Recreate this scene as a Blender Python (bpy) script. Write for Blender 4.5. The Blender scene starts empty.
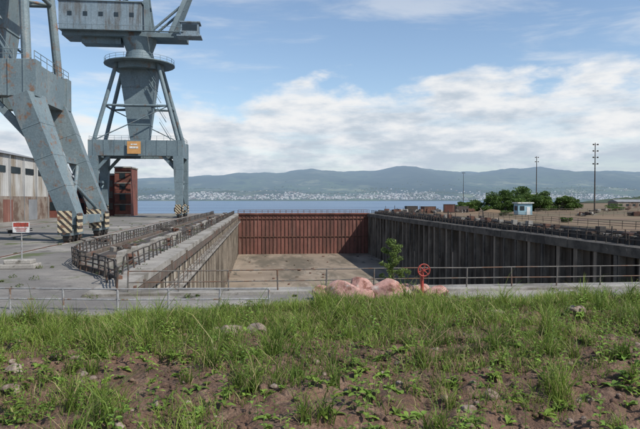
import bpy, math, random
import numpy as np
from mathutils import Vector, Matrix
random.seed(7); RNG=np.random.default_rng(11)
S=bpy.context.scene; C=S.collection
S.view_settings.view_transform='Standard'; S.view_settings.look='None'; S.view_settings.exposure=0

# ---------------------------------------------------------------- noise
_tab=np.random.default_rng(3).random((256,256))
def vnoise(x,y):
    x=np.asarray(x,float); y=np.asarray(y,float)
    xi=np.floor(x).astype(int); yi=np.floor(y).astype(int); fx=x-xi; fy=y-yi
    fx=fx*fx*(3-2*fx); fy=fy*fy*(3-2*fy)
    g=lambda a,b:_tab[a%256,b%256]
    return (g(xi,yi)*(1-fx)+g(xi+1,yi)*fx)*(1-fy)+(g(xi,yi+1)*(1-fx)+g(xi+1,yi+1)*fx)*fy
def fbm(x,y,o=5):
    s=0;a=.5;t=0
    for i in range(o):
        s=s+a*vnoise(x*2**i+i*17.3,y*2**i+i*9.1); t+=a; a*=.5
    return s/t
def sstep(a,b,x):
    t=np.clip((x-a)/(b-a),0,1); return t*t*(3-2*t)

# ---------------------------------------------------------------- materials
def nmat(name):
    m=bpy.data.materials.new(name); m.use_nodes=True
    nt=m.node_tree; b=nt.nodes['Principled BSDF']
    return m,nt,b
def noise_node(nt,scale,vec=(1,1,1),detail=6,rough=.6,w=0):
    g=nt.nodes.new('ShaderNodeNewGeometry'); mp=nt.nodes.new('ShaderNodeMapping')
    mp.inputs['Scale'].default_value=vec; mp.inputs['Location'].default_value=(w,w*.7,w*.3)
    n=nt.nodes.new('ShaderNodeTexNoise'); n.inputs['Scale'].default_value=scale
    n.inputs['Detail'].default_value=detail; n.inputs['Roughness'].default_value=rough
    nt.links.new(g.outputs['Position'],mp.inputs[0]); nt.links.new(mp.outputs[0],n.inputs['Vector'])
    return n.outputs['Fac']
def ramp(nt,fac,stops):
    r=nt.nodes.new('ShaderNodeValToRGB'); e=r.color_ramp.elements
    while len(e)<len(stops): e.new(.5)
    for i,(p,c) in enumerate(stops):
        e[i].position=p; e[i].color=(c[0],c[1],c[2],1) if not isinstance(c,(int,float)) else (c,c,c,1)
    nt.links.new(fac,r.inputs[0]); return r.outputs[0]
def mix(nt,fac,a,b,mode='MIX'):
    m=nt.nodes.new('ShaderNodeMix'); m.data_type='RGBA'; m.blend_type=mode
    for s,v in ((0,fac),(6,a),(7,b)):
        if isinstance(v,(int,float)): m.inputs[s].default_value=v
        elif isinstance(v,tuple): m.inputs[s].default_value=(*v,1)
        else: nt.links.new(v,m.inputs[s])
    return m.outputs[2]
def surf(name,ca,cb,scale=1.0,stain=None,stain_scale=.4,stain_vec=(1,1,1),stain_rng=(.5,.62),rough=.9,bump=.3,bscale=8,metal=0,fine=12,extra=None,frng=(.72,1.15),extra2=None):
    m,nt,b=nmat(name)
    col=ramp(nt,noise_node(nt,scale),[(.35,ca),(.65,cb)])
    if stain:
        f=ramp(nt,noise_node(nt,stain_scale,stain_vec,8,.65,5),[(stain_rng[0],0.0),(stain_rng[1],1.0)])
        col=mix(nt,f,col,stain)
    for ex,ww in ((extra,31),(extra2,57)):
        if ex:
            c2,sc,vec,r0,r1=ex
            f=ramp(nt,noise_node(nt,sc,vec,8,.7,ww),[(r0,0.0),(r1,1.0)])
            col=mix(nt,f,col,c2)
    f=ramp(nt,noise_node(nt,fine,(1,1,1),4,.7,9),[(.3,frng[0]),(.7,frng[1])])
    col=mix(nt,1.0,col,f,'MULTIPLY')
    nt.links.new(col,b.inputs['Base Color']); b.inputs['Roughness'].default_value=rough; b.inputs['Metallic'].default_value=metal
    if bump:
        bn=nt.nodes.new('ShaderNodeBump'); bn.inputs['Strength'].default_value=bump; bn.inputs['Distance'].default_value=.05
        nt.links.new(noise_node(nt,bscale),bn.inputs['Height']); nt.links.new(bn.outputs[0],b.inputs['Normal'])
    return m
def leafmat(name,trans=.35,rough=.55):
    m,nt,b=nmat(name)
    a=nt.nodes.new('ShaderNodeAttribute'); a.attribute_name='col'
    nt.links.new(a.outputs['Color'],b.inputs['Base Color']); b.inputs['Roughness'].default_value=rough
    b.inputs['Specular IOR Level'].default_value=.3
    t=nt.nodes.new('ShaderNodeBsdfTranslucent'); nt.links.new(a.outputs['Color'],t.inputs[0])
    mx=nt.nodes.new('ShaderNodeMixShader'); mx.inputs[0].default_value=trans
    nt.links.new(b.outputs[0],mx.inputs[1]); nt.links.new(t.outputs[0],mx.inputs[2])
    nt.links.new(mx.outputs[0],nt.nodes['Material Output'].inputs[0]); return m

M={}
M['crane']=surf('crane_paint',(.125,.175,.195),(.175,.225,.24),.3,stain=(.20,.115,.07),stain_scale=.8,stain_rng=(.56,.66),rough=.65,bump=.15,fine=5,extra=((.13,.07,.045),1.6,(1,1,.25),.60,.70),extra2=((.26,.27,.25),.5,(1.5,1.5,.25),.56,.72))
M['crane2']=surf('crane_paint_far',(.115,.165,.19),(.16,.215,.235),.2,stain=(.15,.11,.085),stain_scale=.3,stain_vec=(1,1,.6),stain_rng=(.57,.66),rough=.65,bump=.05,extra=((.08,.095,.10),.4,(1,1,.2),.56,.7),fine=3)
M['cabin']=surf('crane_house_cladding',(.175,.235,.275),(.215,.28,.325),.2,stain=(.13,.14,.14),stain_scale=.5,stain_vec=(1,1,.2),rough=.6,bump=.05,fine=3)
M['glass']=surf('dark_glass',(.02,.03,.035),(.03,.04,.045),1,rough=.15,bump=0)
M['steel']=surf('galvanised_steel',(.23,.235,.235),(.32,.325,.32),3,stain=(.17,.11,.07),stain_scale=2,stain_rng=(.54,.63),rough=.6,bump=.05)
M['darksteel']=surf('weathered_dark_steel',(.035,.032,.03),(.07,.06,.05),2,stain=(.10,.055,.035),stain_scale=1.5,stain_rng=(.54,.62),rough=.8)
M['rail']=surf('weathered_railing',(.10,.095,.085),(.17,.155,.135),2,stain=(.14,.08,.05),stain_scale=1.2,stain_rng=(.5,.58),rough=.8)
M['rust']=surf('rusty_steel',(.10,.048,.032),(.155,.075,.05),1.5,stain=(.06,.04,.03),stain_scale=.8,rough=.9)
M['oldtrim']=surf('brown_fender_trim',(.075,.058,.045),(.14,.11,.085),1.2,stain=(.14,.07,.045),stain_scale=.7,stain_rng=(.54,.64),rough=.9,extra=((.24,.22,.18),.8,(1,1,1),.6,.68))
M['gate']=surf('gate_rusty_paint',(.17,.068,.05),(.23,.095,.07),.35,stain=(.10,.048,.036),stain_scale=.35,stain_vec=(1,1,.12),stain_rng=(.46,.64),rough=.85,extra=((.29,.18,.14),.6,(1,1,.07),.56,.72),extra2=((.06,.04,.035),.25,(1,1,.5),.6,.7))
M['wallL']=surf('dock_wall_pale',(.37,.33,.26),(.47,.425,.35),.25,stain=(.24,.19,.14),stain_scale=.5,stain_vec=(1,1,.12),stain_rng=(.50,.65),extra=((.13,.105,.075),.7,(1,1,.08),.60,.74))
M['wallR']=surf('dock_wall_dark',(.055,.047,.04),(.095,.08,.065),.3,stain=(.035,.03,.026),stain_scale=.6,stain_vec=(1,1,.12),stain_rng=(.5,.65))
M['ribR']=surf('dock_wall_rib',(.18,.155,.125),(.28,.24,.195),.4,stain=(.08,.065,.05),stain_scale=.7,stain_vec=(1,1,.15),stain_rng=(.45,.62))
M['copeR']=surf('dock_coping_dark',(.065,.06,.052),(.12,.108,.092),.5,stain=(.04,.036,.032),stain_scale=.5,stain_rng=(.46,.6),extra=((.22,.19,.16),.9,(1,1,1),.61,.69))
M['floor']=surf('dock_floor_concrete',(.20,.155,.11),(.28,.225,.165),.12,stain=(.115,.095,.065),stain_scale=.07,stain_vec=(1.6,.5,1),stain_rng=(.45,.6),extra=((.34,.29,.23),.12,(2,.4,1),.57,.69),extra2=((.075,.065,.045),.3,(1.3,.4,1),.57,.66))
M['conc']=surf('quay_concrete',(.24,.225,.20),(.34,.32,.285),.5,stain=(.15,.135,.11),stain_scale=.3,stain_rng=(.48,.62),extra=((.10,.09,.07),1.2,(1,1,1),.6,.68))
M['quay']=surf('quay_asphalt',(.135,.125,.115),(.195,.185,.165),.15,stain=(.28,.26,.23),stain_scale=.09,stain_rng=(.5,.62),extra=((.085,.10,.04),.14,(1,1,1),.55,.62),extra2=((.08,.072,.065),.5,(1,1,1),.58,.66))
M['dirt']=surf('field_dirt',(.135,.088,.048),(.19,.13,.073),.03,stain=(.085,.08,.035),stain_scale=.035,stain_vec=(.5,2,1),stain_rng=(.50,.62),extra=((.23,.175,.115),.05,(.5,2.,1),.57,.68),extra2=((.09,.055,.037),.05,(.4,2.,1),.55,.63))
M['brick']=surf('red_brick',(.15,.05,.037),(.20,.07,.05),1.2,stain=(.09,.045,.035),stain_scale=.3)
M['shed']=surf('shed_cladding',(.42,.42,.41),(.52,.52,.50),.2,stain=(.26,.22,.17),stain_scale=.3,stain_vec=(1,1,.15),stain_rng=(.5,.66))
M['shedlow']=surf('shed_lower_wall',(.20,.17,.14),(.28,.23,.19),.4,stain=(.12,.075,.055),stain_scale=.3)
M['roof']=surf('shed_roof',(.17,.18,.19),(.24,.25,.26),.2)
M['white']=surf('white_paint',(.62,.63,.62),(.72,.72,.70),1,stain=(.4,.36,.3),stain_scale=1.5,stain_vec=(1,1,.3),rough=.6)
M['blue']=surf('pale_blue_paint',(.20,.36,.43),(.26,.42,.49),1,rough=.6)
M['red']=surf('red_paint',(.30,.035,.025),(.40,.06,.04),2,rough=.6,stain=(.15,.05,.03),stain_scale=6)
M['orange']=surf('orange_board',(.50,.25,.08),(.58,.31,.11),1,rough=.6)
M['pink']=surf('faded_pink_paint',(.36,.19,.155),(.46,.28,.24),1.3,stain=(.22,.10,.075),stain_scale=2.2,stain_rng=(.52,.6),rough=.9,extra=((.44,.38,.34),2,(1,1,1),.57,.66),bump=.6)
M['rock']=surf('stone',(.22,.165,.13),(.35,.285,.235),6,stain=(.17,.11,.08),stain_scale=9,bump=.6,bscale=30)
M['wood']=surf('old_timber',(.10,.08,.06),(.17,.14,.11),2)
def stripe_mat():
    m,nt,b=nmat('hazard_stripes')
    g=nt.nodes.new('ShaderNodeNewGeometry'); d=nt.nodes.new('ShaderNodeVectorMath'); d.operation='DOT_PRODUCT'
    d.inputs[1].default_value=(1.0,.0,1.0); nt.links.new(g.outputs['Position'],d.inputs[0])
    f=nt.nodes.new('ShaderNodeMath'); f.operation='MULTIPLY'; f.inputs[1].default_value=1.35; nt.links.new(d.outputs['Value'],f.inputs[0])
    fr=nt.nodes.new('ShaderNodeMath'); fr.operation='FRACT'; nt.links.new(f.outputs[0],fr.inputs[0])
    gt=nt.nodes.new('ShaderNodeMath'); gt.operation='GREATER_THAN'; gt.inputs[1].default_value=.5; nt.links.new(fr.outputs[0],gt.inputs[0])
    c=mix(nt,gt.outputs[0],(.04,.035,.03),(.50,.42,.28))
    f2=ramp(nt,noise_node(nt,1.5,(1,1,1),8,.7,3),[(.54,0.0),(.62,1.0)]); c=mix(nt,f2,c,(.17,.08,.045))
    nt.links.new(c,b.inputs['Base Color']); return m
M['stripe']=stripe_mat()
M['leaf']=leafmat('leaf_blades')
M['grass']=leafmat('grass_blades',.4)

# ---------------------------------------------------------------- builder
class B:
    def __init__(s): s.v=[];s.f=[];s.m=[];s.sm=[]
    def add(s,vs,fs,mi=0,sm=False):
        o=len(s.v); s.v+= [tuple(p) for p in vs]
        for f in fs: s.f.append([i+o for i in f]); s.m.append(mi); s.sm.append(sm)
    def box(s,c,d,mi=0,rot=None):
        x,y,z=d[0]/2,d[1]/2,d[2]/2
        P=[Vector((a*x,b*y,e*z)) for a in(-1,1) for b in(-1,1) for e in(-1,1)]
        if rot is not None: P=[rot@p for p in P]
        P=[p+Vector(c) for p in P]
        s.add(P,[(0,1,3,2),(4,6,7,5),(0,4,5,1),(2,3,7,6),(0,2,6,4),(1,5,7,3)],mi)
    def bx(s,x0,x1,y0,y1,z0,z1,mi=0): s.box(((x0+x1)/2,(y0+y1)/2,(z0+z1)/2),(x1-x0,y1-y0,z1-z0),mi)
    def beam(s,p1,p2,w,h,mi=0,w2=None,h2=None):
        p1=Vector(p1);p2=Vector(p2);d=(p2-p1).normalized()
        up=Vector((0,0,1)) if abs(d.z)<.97 else Vector((0,1,0))
        a=d.cross(up).normalized(); u=a.cross(d).normalized()
        w2=w if w2 is None else w2; h2=h if h2 is None else h2
        P=[]
        for p,ww,hh in((p1,w,h),(p2,w2,h2)):
            for i,j in((-1,-1),(1,-1),(1,1),(-1,1)): P.append(p+a*(i*ww/2)+u*(j*hh/2))
        s.add(P,[(3,2,1,0),(4,5,6,7),(0,1,5,4),(1,2,6,5),(2,3,7,6),(3,0,4,7)],mi)
    def tube(s,p1,p2,r,n=8,mi=0,r2=None,cap=True):
        p1=Vector(p1);p2=Vector(p2);d=(p2-p1).normalized()
        up=Vector((0,0,1)) if abs(d.z)<.97 else Vector((0,1,0))
        a=d.cross(up).normalized(); u=a.cross(d).normalized(); r2=r if r2 is None else r2
        P=[]
        for p,rr in((p1,r),(p2,r2)):
            for i in range(n):
                t=2*math.pi*i/n; P.append(p+a*(rr*math.cos(t))+u*(rr*math.sin(t)))
        s.add(P,[(i,(i+1)%n,n+(i+1)%n,n+i) for i in range(n)],mi,True)
        if cap: s.add(P,[tuple(range(n-1,-1,-1)),tuple(range(n,2*n))],mi)
    def make(s,name,mats,parent=None,bevel=0):
        me=bpy.data.meshes.new(name); me.from_pydata(s.v,[],s.f); 
        for m in mats: me.materials.append(M[m] if isinstance(m,str) else m)
        me.polygons.foreach_set('material_index',s.m); me.polygons.foreach_set('use_smooth',s.sm)
        me.update(); ob=bpy.data.objects.new(name,me); C.objects.link(ob)
        if parent: ob.parent=parent
        if bevel:
            b=ob.modifiers.new('b','BEVEL'); b.width=bevel; b.segments=2; b.limit_method='ANGLE'
        return ob
def empty(name):
    e=bpy.data.objects.new(name,None); C.objects.link(e); return e
def tri_mesh(name,V,T,col,mat,smooth=False):
    me=bpy.data.meshes.new(name); V=np.asarray(V,np.float32); T=np.asarray(T,np.int32)
    me.vertices.add(len(V)); me.vertices.foreach_set('co',V.ravel())
    me.loops.add(len(T)*3); me.loops.foreach_set('vertex_index',T.ravel())
    me.polygons.add(len(T)); me.polygons.foreach_set('loop_start',np.arange(len(T),dtype=np.int32)*3)
    me.update(calc_edges=True); me.validate()
    if col is not None:
        a=me.attributes.new('col','FLOAT_COLOR','POINT')
        c=np.ones((len(V),4),np.float32); c[:,:3]=col; a.data.foreach_set('color',c.ravel())
    me.materials.append(mat)
    if smooth: me.polygons.foreach_set('use_smooth',[True]*len(me.polygons))
    ob=bpy.data.objects.new(name,me); C.objects.link(ob); return ob
def grid_mesh(name,xs,ys,zf,mat,smooth=True):
    X,Y=np.meshgrid(xs,ys); Z=zf(X,Y); nx,ny=len(xs),len(ys)
    V=np.stack([X,Y,Z],-1).reshape(-1,3)
    i=np.arange(nx*ny).reshape(ny,nx); a=i[:-1,:-1].ravel();b=i[:-1,1:].ravel();c=i[1:,1:].ravel();d=i[1:,:-1].ravel()
    T=np.concatenate([np.stack([a,b,c],1),np.stack([a,c,d],1)])
    return tri_mesh(name,V,T,None,mat,smooth)

# ---------------------------------------------------------------- ground
XL,XR,Y0,YG,ZF=-7.3,36.7,31.0,200.0,-13.3
b=B()
def sheet(b,x0,x1,y0,y1,z,mi): b.add([(x0,y0,z),(x1,y0,z),(x1,y1,z),(x0,y1,z)],[(0,1,2,3)],mi)
YE=214.
sheet(b,-6000,XL-1.2,-6000,YE,0,0)
sheet(b,XL-1.2,XR+1.2,-6000,Y0-1.2,0,0)
sheet(b,XR+1.2,50,-6000,YE,0,0)
b.add([(50,-6000,0),(9000,-6000,0),(9000,1500,0),(900,1100,0),(420,800,0),(210,500,0),(120,330,0),(85,250,0),(50,YE,0)],[(0,1,2,3,4,5,6,7,8)],1)
b.add([(-6000,YE,0),(XL-1.2,YE,0),(XL-1.2,YE,-5),(-6000,YE,-5)],[(0,3,2,1)],2)
pts=[(XR+1.2,YE),(50,YE),(85,250),(120,330),(210,500),(420,800),(900,1100),(9000,1500)]
for p,q in zip(pts,pts[1:]): b.add([(p[0],p[1],0),(q[0],q[1],0),(q[0],q[1],-5),(p[0],p[1],-5)],[(0,1,2,3)],2)
b.make('ground',['quay','dirt','conc'])

# water
def water():
    m,nt,bs=nmat('sea_water'); bs.inputs['Roughness'].default_value=.3
    bn=nt.nodes.new('ShaderNodeBump'); bn.inputs['Strength'].default_value=1.0; bn.inputs['Distance'].default_value=1.0
    nt.links.new(noise_node(nt,.35,(.5,1,1),6,.65),bn.inputs['Height']); nt.links.new(bn.outputs[0],bs.inputs['Normal'])
    c=ramp(nt,noise_node(nt,.01,(.15,1,1),5,.6),[(.4,(.07,.12,.19)),(.6,(.13,.20,.28))]); nt.links.new(c,bs.inputs['Base Color'])
    return m
b=B(); sheet(b,-14000,18000,YG+1.5,7000,-2.6,0); b.make('water',[water()])

# ---------------------------------------------------------------- dry dock
dock=empty('dry_dock')
b=B(); sheet(b,XL-2,XR+2,Y0-2,YG+3,ZF,0); 
b.make('floor',['floor'],dock)
b=B()
rq=random.Random(12)
for i in range(26):
    y=60+i*5.2
    if rq.random()<.35: continue
    b.bx(14.1,15.3,y,y+1.0,ZF,ZF+.12,0)
for i in range(34):
    x=rq.uniform(-5,35); y=rq.uniform(90,198); s=rq.uniform(.3,.9)
    b.box((x,y,ZF+.1),(s,s*rq.uniform(.4,1),.3),rq.randrange(2),Matrix.Rotation(rq.uniform(0,3),3,'Z'))
b.make('floor_debris',['floor','rust'],dock,.04)
b=B() # left wall
b.bx(XL-1.2,XL,Y0-1.2,YE,ZF-.5,-.35,0)
y=Y0+2
while y<YG:
    b.bx(XL-.02,XL+.2,y,y+.3,ZF,-1.0,1); 
    b.bx(XL-.02,XL+.1,y+1.95,y+2.05,ZF,-1.0,3); y+=4
b.bx(XL-1.25,XL+.3,Y0-1.25,YE-.01,-.35,.12,2)
b.bx(XL-.01,XL+.34,Y0+.4,YG-1,-1.0,-.42,4)
b.bx(XL-.005,XL+1.1,Y0+6,YG-6,-2.35,-2.15,2)
y=Y0+6
while y<YG-7:
    b.beam((XL+.1,y,-3.2),(XL+1.0,y,-2.36),.12,.12,4); b.tube((XL+1.05,y,-2.15),(XL+1.05,y,-1.15),.035,5,4); y+=2.6
for z in(-1.65,-1.15): b.tube((XL+1.05,Y0+6,z),(XL+1.05,YG-7,z),.03,5,4)
rq=random.Random(4); y=Y0+3
while y<YG-3:
    if rq.random()<.4: b.bx(XL+.2,XL+.42,y,y+rq.uniform(.3,1.0),-.9,-.1,4)
    y+=rq.uniform(2,4)
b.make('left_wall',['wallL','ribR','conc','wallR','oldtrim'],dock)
b=B()
b.bx(XR,XR+1.2,Y0-1.2,YE,ZF-.5,-.35,0)
y=Y0+2; rq=random.Random(9)
while y<YG-1:
    w=rq.uniform(.6,.85)
    b.bx(XR-.75,XR+.02,y,y+w,ZF,-.9,1); b.bx(XR-.25,XR+.01,y+2.2,y+2.45,ZF,-.9,0); 
    if rq.random()<.3: b.bx(XR-.9,XR-.74,y+.1,y+w-.1,-5-rq.random()*4,-.95,2)
    y+=4
y=Y0-1.25
while y<YE-1:
    L=min(rq.uniform(5,9),YE-.01-y); dz=rq.uniform(-.05,.05); b.bx(XR-.85+rq.uniform(-.05,.05),XR+1.25,y,y+L-.05,-.9,.10+dz,2); y+=L
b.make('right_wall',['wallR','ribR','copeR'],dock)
b=B()
b.bx(XL,XR,Y0-1.2,Y0,ZF-.5,-.35,0); b.bx(XL+.3,XR-.95,Y0-1.25,Y0+.3,-.35,.125,1)
b.make('head_wall',['wallL','conc'],dock)

# gate
g=empty('dock_gate')
b=B(); b.bx(XL,XR,YG,YG+4,ZF,-.1,0); 
n=34
for i in range(n+1):
    x=XL+.35+(XR-XL-.7)*i/n; b.bx(x-.09,x+.09,YG-.22,YG+.02,ZF,-.3,1 if i%5 else 0)
b.bx(XL,XR,YG-.5,YG+4.2,-.1,.3,0); b.bx(XL,XR,YG-.3,YG+.01,-1.6,-1.4,1); b.bx(XL,XR,YG-.26,YG+.01,-7.6,-7.4,1)
b.make('plating',['gate','rust'],g)
b=B()
for yy in(YG,YG+3.8):
    for i in range(23): b.tube((XL+2*i,yy,.3),(XL+2*i,yy,1.35),.05,6)
    for z in(.8,1.35): b.tube((XL,yy,z),(XR,yy,z),.04,6)
b.make('railing',['rust'],g)

# ---------------------------------------------------------------- railings
def railing(name,path,mat,h=1.1,sp=2.0,rails=(.55,1.1),r=.035,lean=.0,miss=0):
    b=B(); rnd=random.Random(len(path)*13+int(path[0][0]*7))
    for p,q in zip(path,path[1:]):
        p=Vector(p);q=Vector(q); L=(q-p).length; n=max(1,int(L/sp))
        prev=None
        for i in range(n+1):
            c=p.lerp(q,i/n); dx=rnd.uniform(-lean,lean);dy=rnd.uniform(-lean,lean)
            b.tube(c,c+Vector((dx,dy,h)),r*1.25,6)
            cur=[c+Vector((dx*z/h,dy*z/h,z+rnd.uniform(-lean,lean)*.3)) for z in rails]
            if prev:
                for a,e in zip(prev,cur):
                    if rnd.random()>=miss: b.tube(a,e,r,6,cap=False)
            prev=cur
    return b.make(name,[mat])
railing('safety_railing',[(-6.5,30.3,0),(60,30.6,0)],'rail',1.15,2.4,(.6,1.15),.032,.05)
railing('metal_barrier',[(-22,28.2,0),(-13,27.2,0),(-6,26.0,0),(.4,25.6,0)],'steel',.9,1.9,(.45,.9),.035,.04)
railing('quay_railing',[(-8.4,34,.1),(-8.4,198,.1)],'darksteel',1.1,1.8,(.6,1.1),.045,.12,.15)
railing('quay_railing',[(-7.2,31,0),(-8.2,35,0),(-10,38.5,0),(-12,41.5,0),(-13.5,45,0),(-14.2,49,0),(-14.4,55,0),(-14.4,190,0)],'darksteel',1.25,1.15,(.35,.65,.95,1.25),.045,.1,.1)
railing('quay_railing',[(37.1,33,.1),(37.1,198,.1)],'darksteel',1.15,2.0,(.6,1.15),.05,.1,.1)
railing('quay_railing',[(40.2,33,0),(40.2,198,0)],'darksteel',1.3,2.6,(.7,1.3),.05,.1,.2)
b=B(); y=42
while y<192:
    L=random.uniform(3,8); h=random.uniform(.5,.8)
    b.bx(-10.8,-10.35,y,y+L-.12,0,h,random.choice([0,0,2,1])); 
    if random.random()<.45: b.bx(-10.9,-10.3,y+L*.4,y+L*.4+.5,h,h+random.uniform(.1,.3),random.choice([1,2]))
    y+=L
pl=[(-8.0,35.3),(-9.8,38.7),(-11.8,41.7),(-13.3,45.2),(-14,49),(-14.2,55),(-14.2,190)]
for p,q in zip(pl,pl[1:]): b.beam((p[0],p[1],.16),(q[0],q[1],.16),.3,.34,2)
b.bx(-13.6,-11.6,48,190,0,.08,1)
b.make('service_trench_wall',['conc','darksteel','oldtrim'],None,.03)
b=B(); y=32
while y<195:
    L=random.uniform(4,9); b.bx(38.3,38.75,y,y+L-.1,0,random.uniform(.7,1.0),0); y+=L
y=32
b.tube((39.1,30,1.12),(39.1,196,1.12),.2,8,0)
while y<195:
    b.bx(38.2,39.4,y,y+.3,0,.9,0)
    if random.random()<.6: b.bx(38.2,38.9,y+1,y+1+random.uniform(.3,1.2),.95,.95+random.uniform(.15,.8),random.choice([1,2,0]))
    if y>100 and random.random()<.5:
        x=random.uniform(39.5,43); h=random.uniform(.8,2.0); b.bx(x,x+random.uniform(.5,1.6),y,y+random.uniform(.5,2),0,h,random.choice([0,1,0])); b.tube((x+.3,y,h),(x+.3,y,h+random.uniform(.3,1.2)),.08,6,0)
    if random.random()<.5: b.tube((38.0,y+1,.1),(38.0+random.uniform(-.2,.2),y+1,random.uniform(1.2,2.0)),.07,6,0)
    y+=2.6
b.make('pipe_parapet',['darksteel','rust','conc'])
def bollard(x,y):
    b=B(); b.tube((x,y,0),(x,y,.1),.42,14); b.tube((x,y,.1),(x,y,.55),.2,14); b.tube((x,y,.55),(x,y,.75),.36,14,0,.26); b.make('mooring_bollard',['rust'],None,.02)
for y in range(45,200,18): bollard(-9.4,y)
for y in range(50,200,20): bollard(41.5,y)
b=B()
for x in(-21,-43): b.bx(x-.08,x+.08,20,213,0,.06,0); b.bx(x-.5,x-.12,20,213,0,.012,1); b.bx(x+.12,x+.5,20,213,0,.012,1)
b.make('crane_rail_track',['rust','conc'])
def junk(name,x,y,seed,mats=('rust','darksteel','conc'),k=1.0):
    r=random.Random(seed); b=B()
    for i in range(8):
        rot=Matrix.Rotation(r.uniform(0,3),3,'Z')@Matrix.Rotation(r.uniform(-.25,.25),3,'X')
        b.box((x+r.uniform(-1,1)*k,y+r.uniform(-1.2,1.2)*k,r.uniform(.2,.5)*k),(r.uniform(.3,1.4)*k,r.uniform(.15,.5)*k,r.uniform(.15,.5)*k),r.randrange(3),rot)
    for i in range(4):
        a=r.uniform(0,6.3); b.tube((x,y,.2+i*.1),(x+2*math.cos(a),y+2*math.sin(a),.3+r.random()*.5),.07,6,1)
    b.make(name,list(mats),None,.02)
for i,(x,y) in enumerate([(-12.5,56),(-12.8,90),(-17,66),(-16,98),(-17,130),(-30,52),(42,75),(44,110),(42,140),(48,160),(43,180),(-12,150),(46,95),(50,125),(-34,88)]): junk('scrap_metal_pile',x,y,i)
for i,(x,y) in enumerate([(60,205),(54,208),(75,215),(66,225),(140,230),(160,250),(120,205),(190,240),(90,160),(110,165),(48,206)]): junk('scrap_metal_pile',x,y,i+60,k=2.2)

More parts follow.
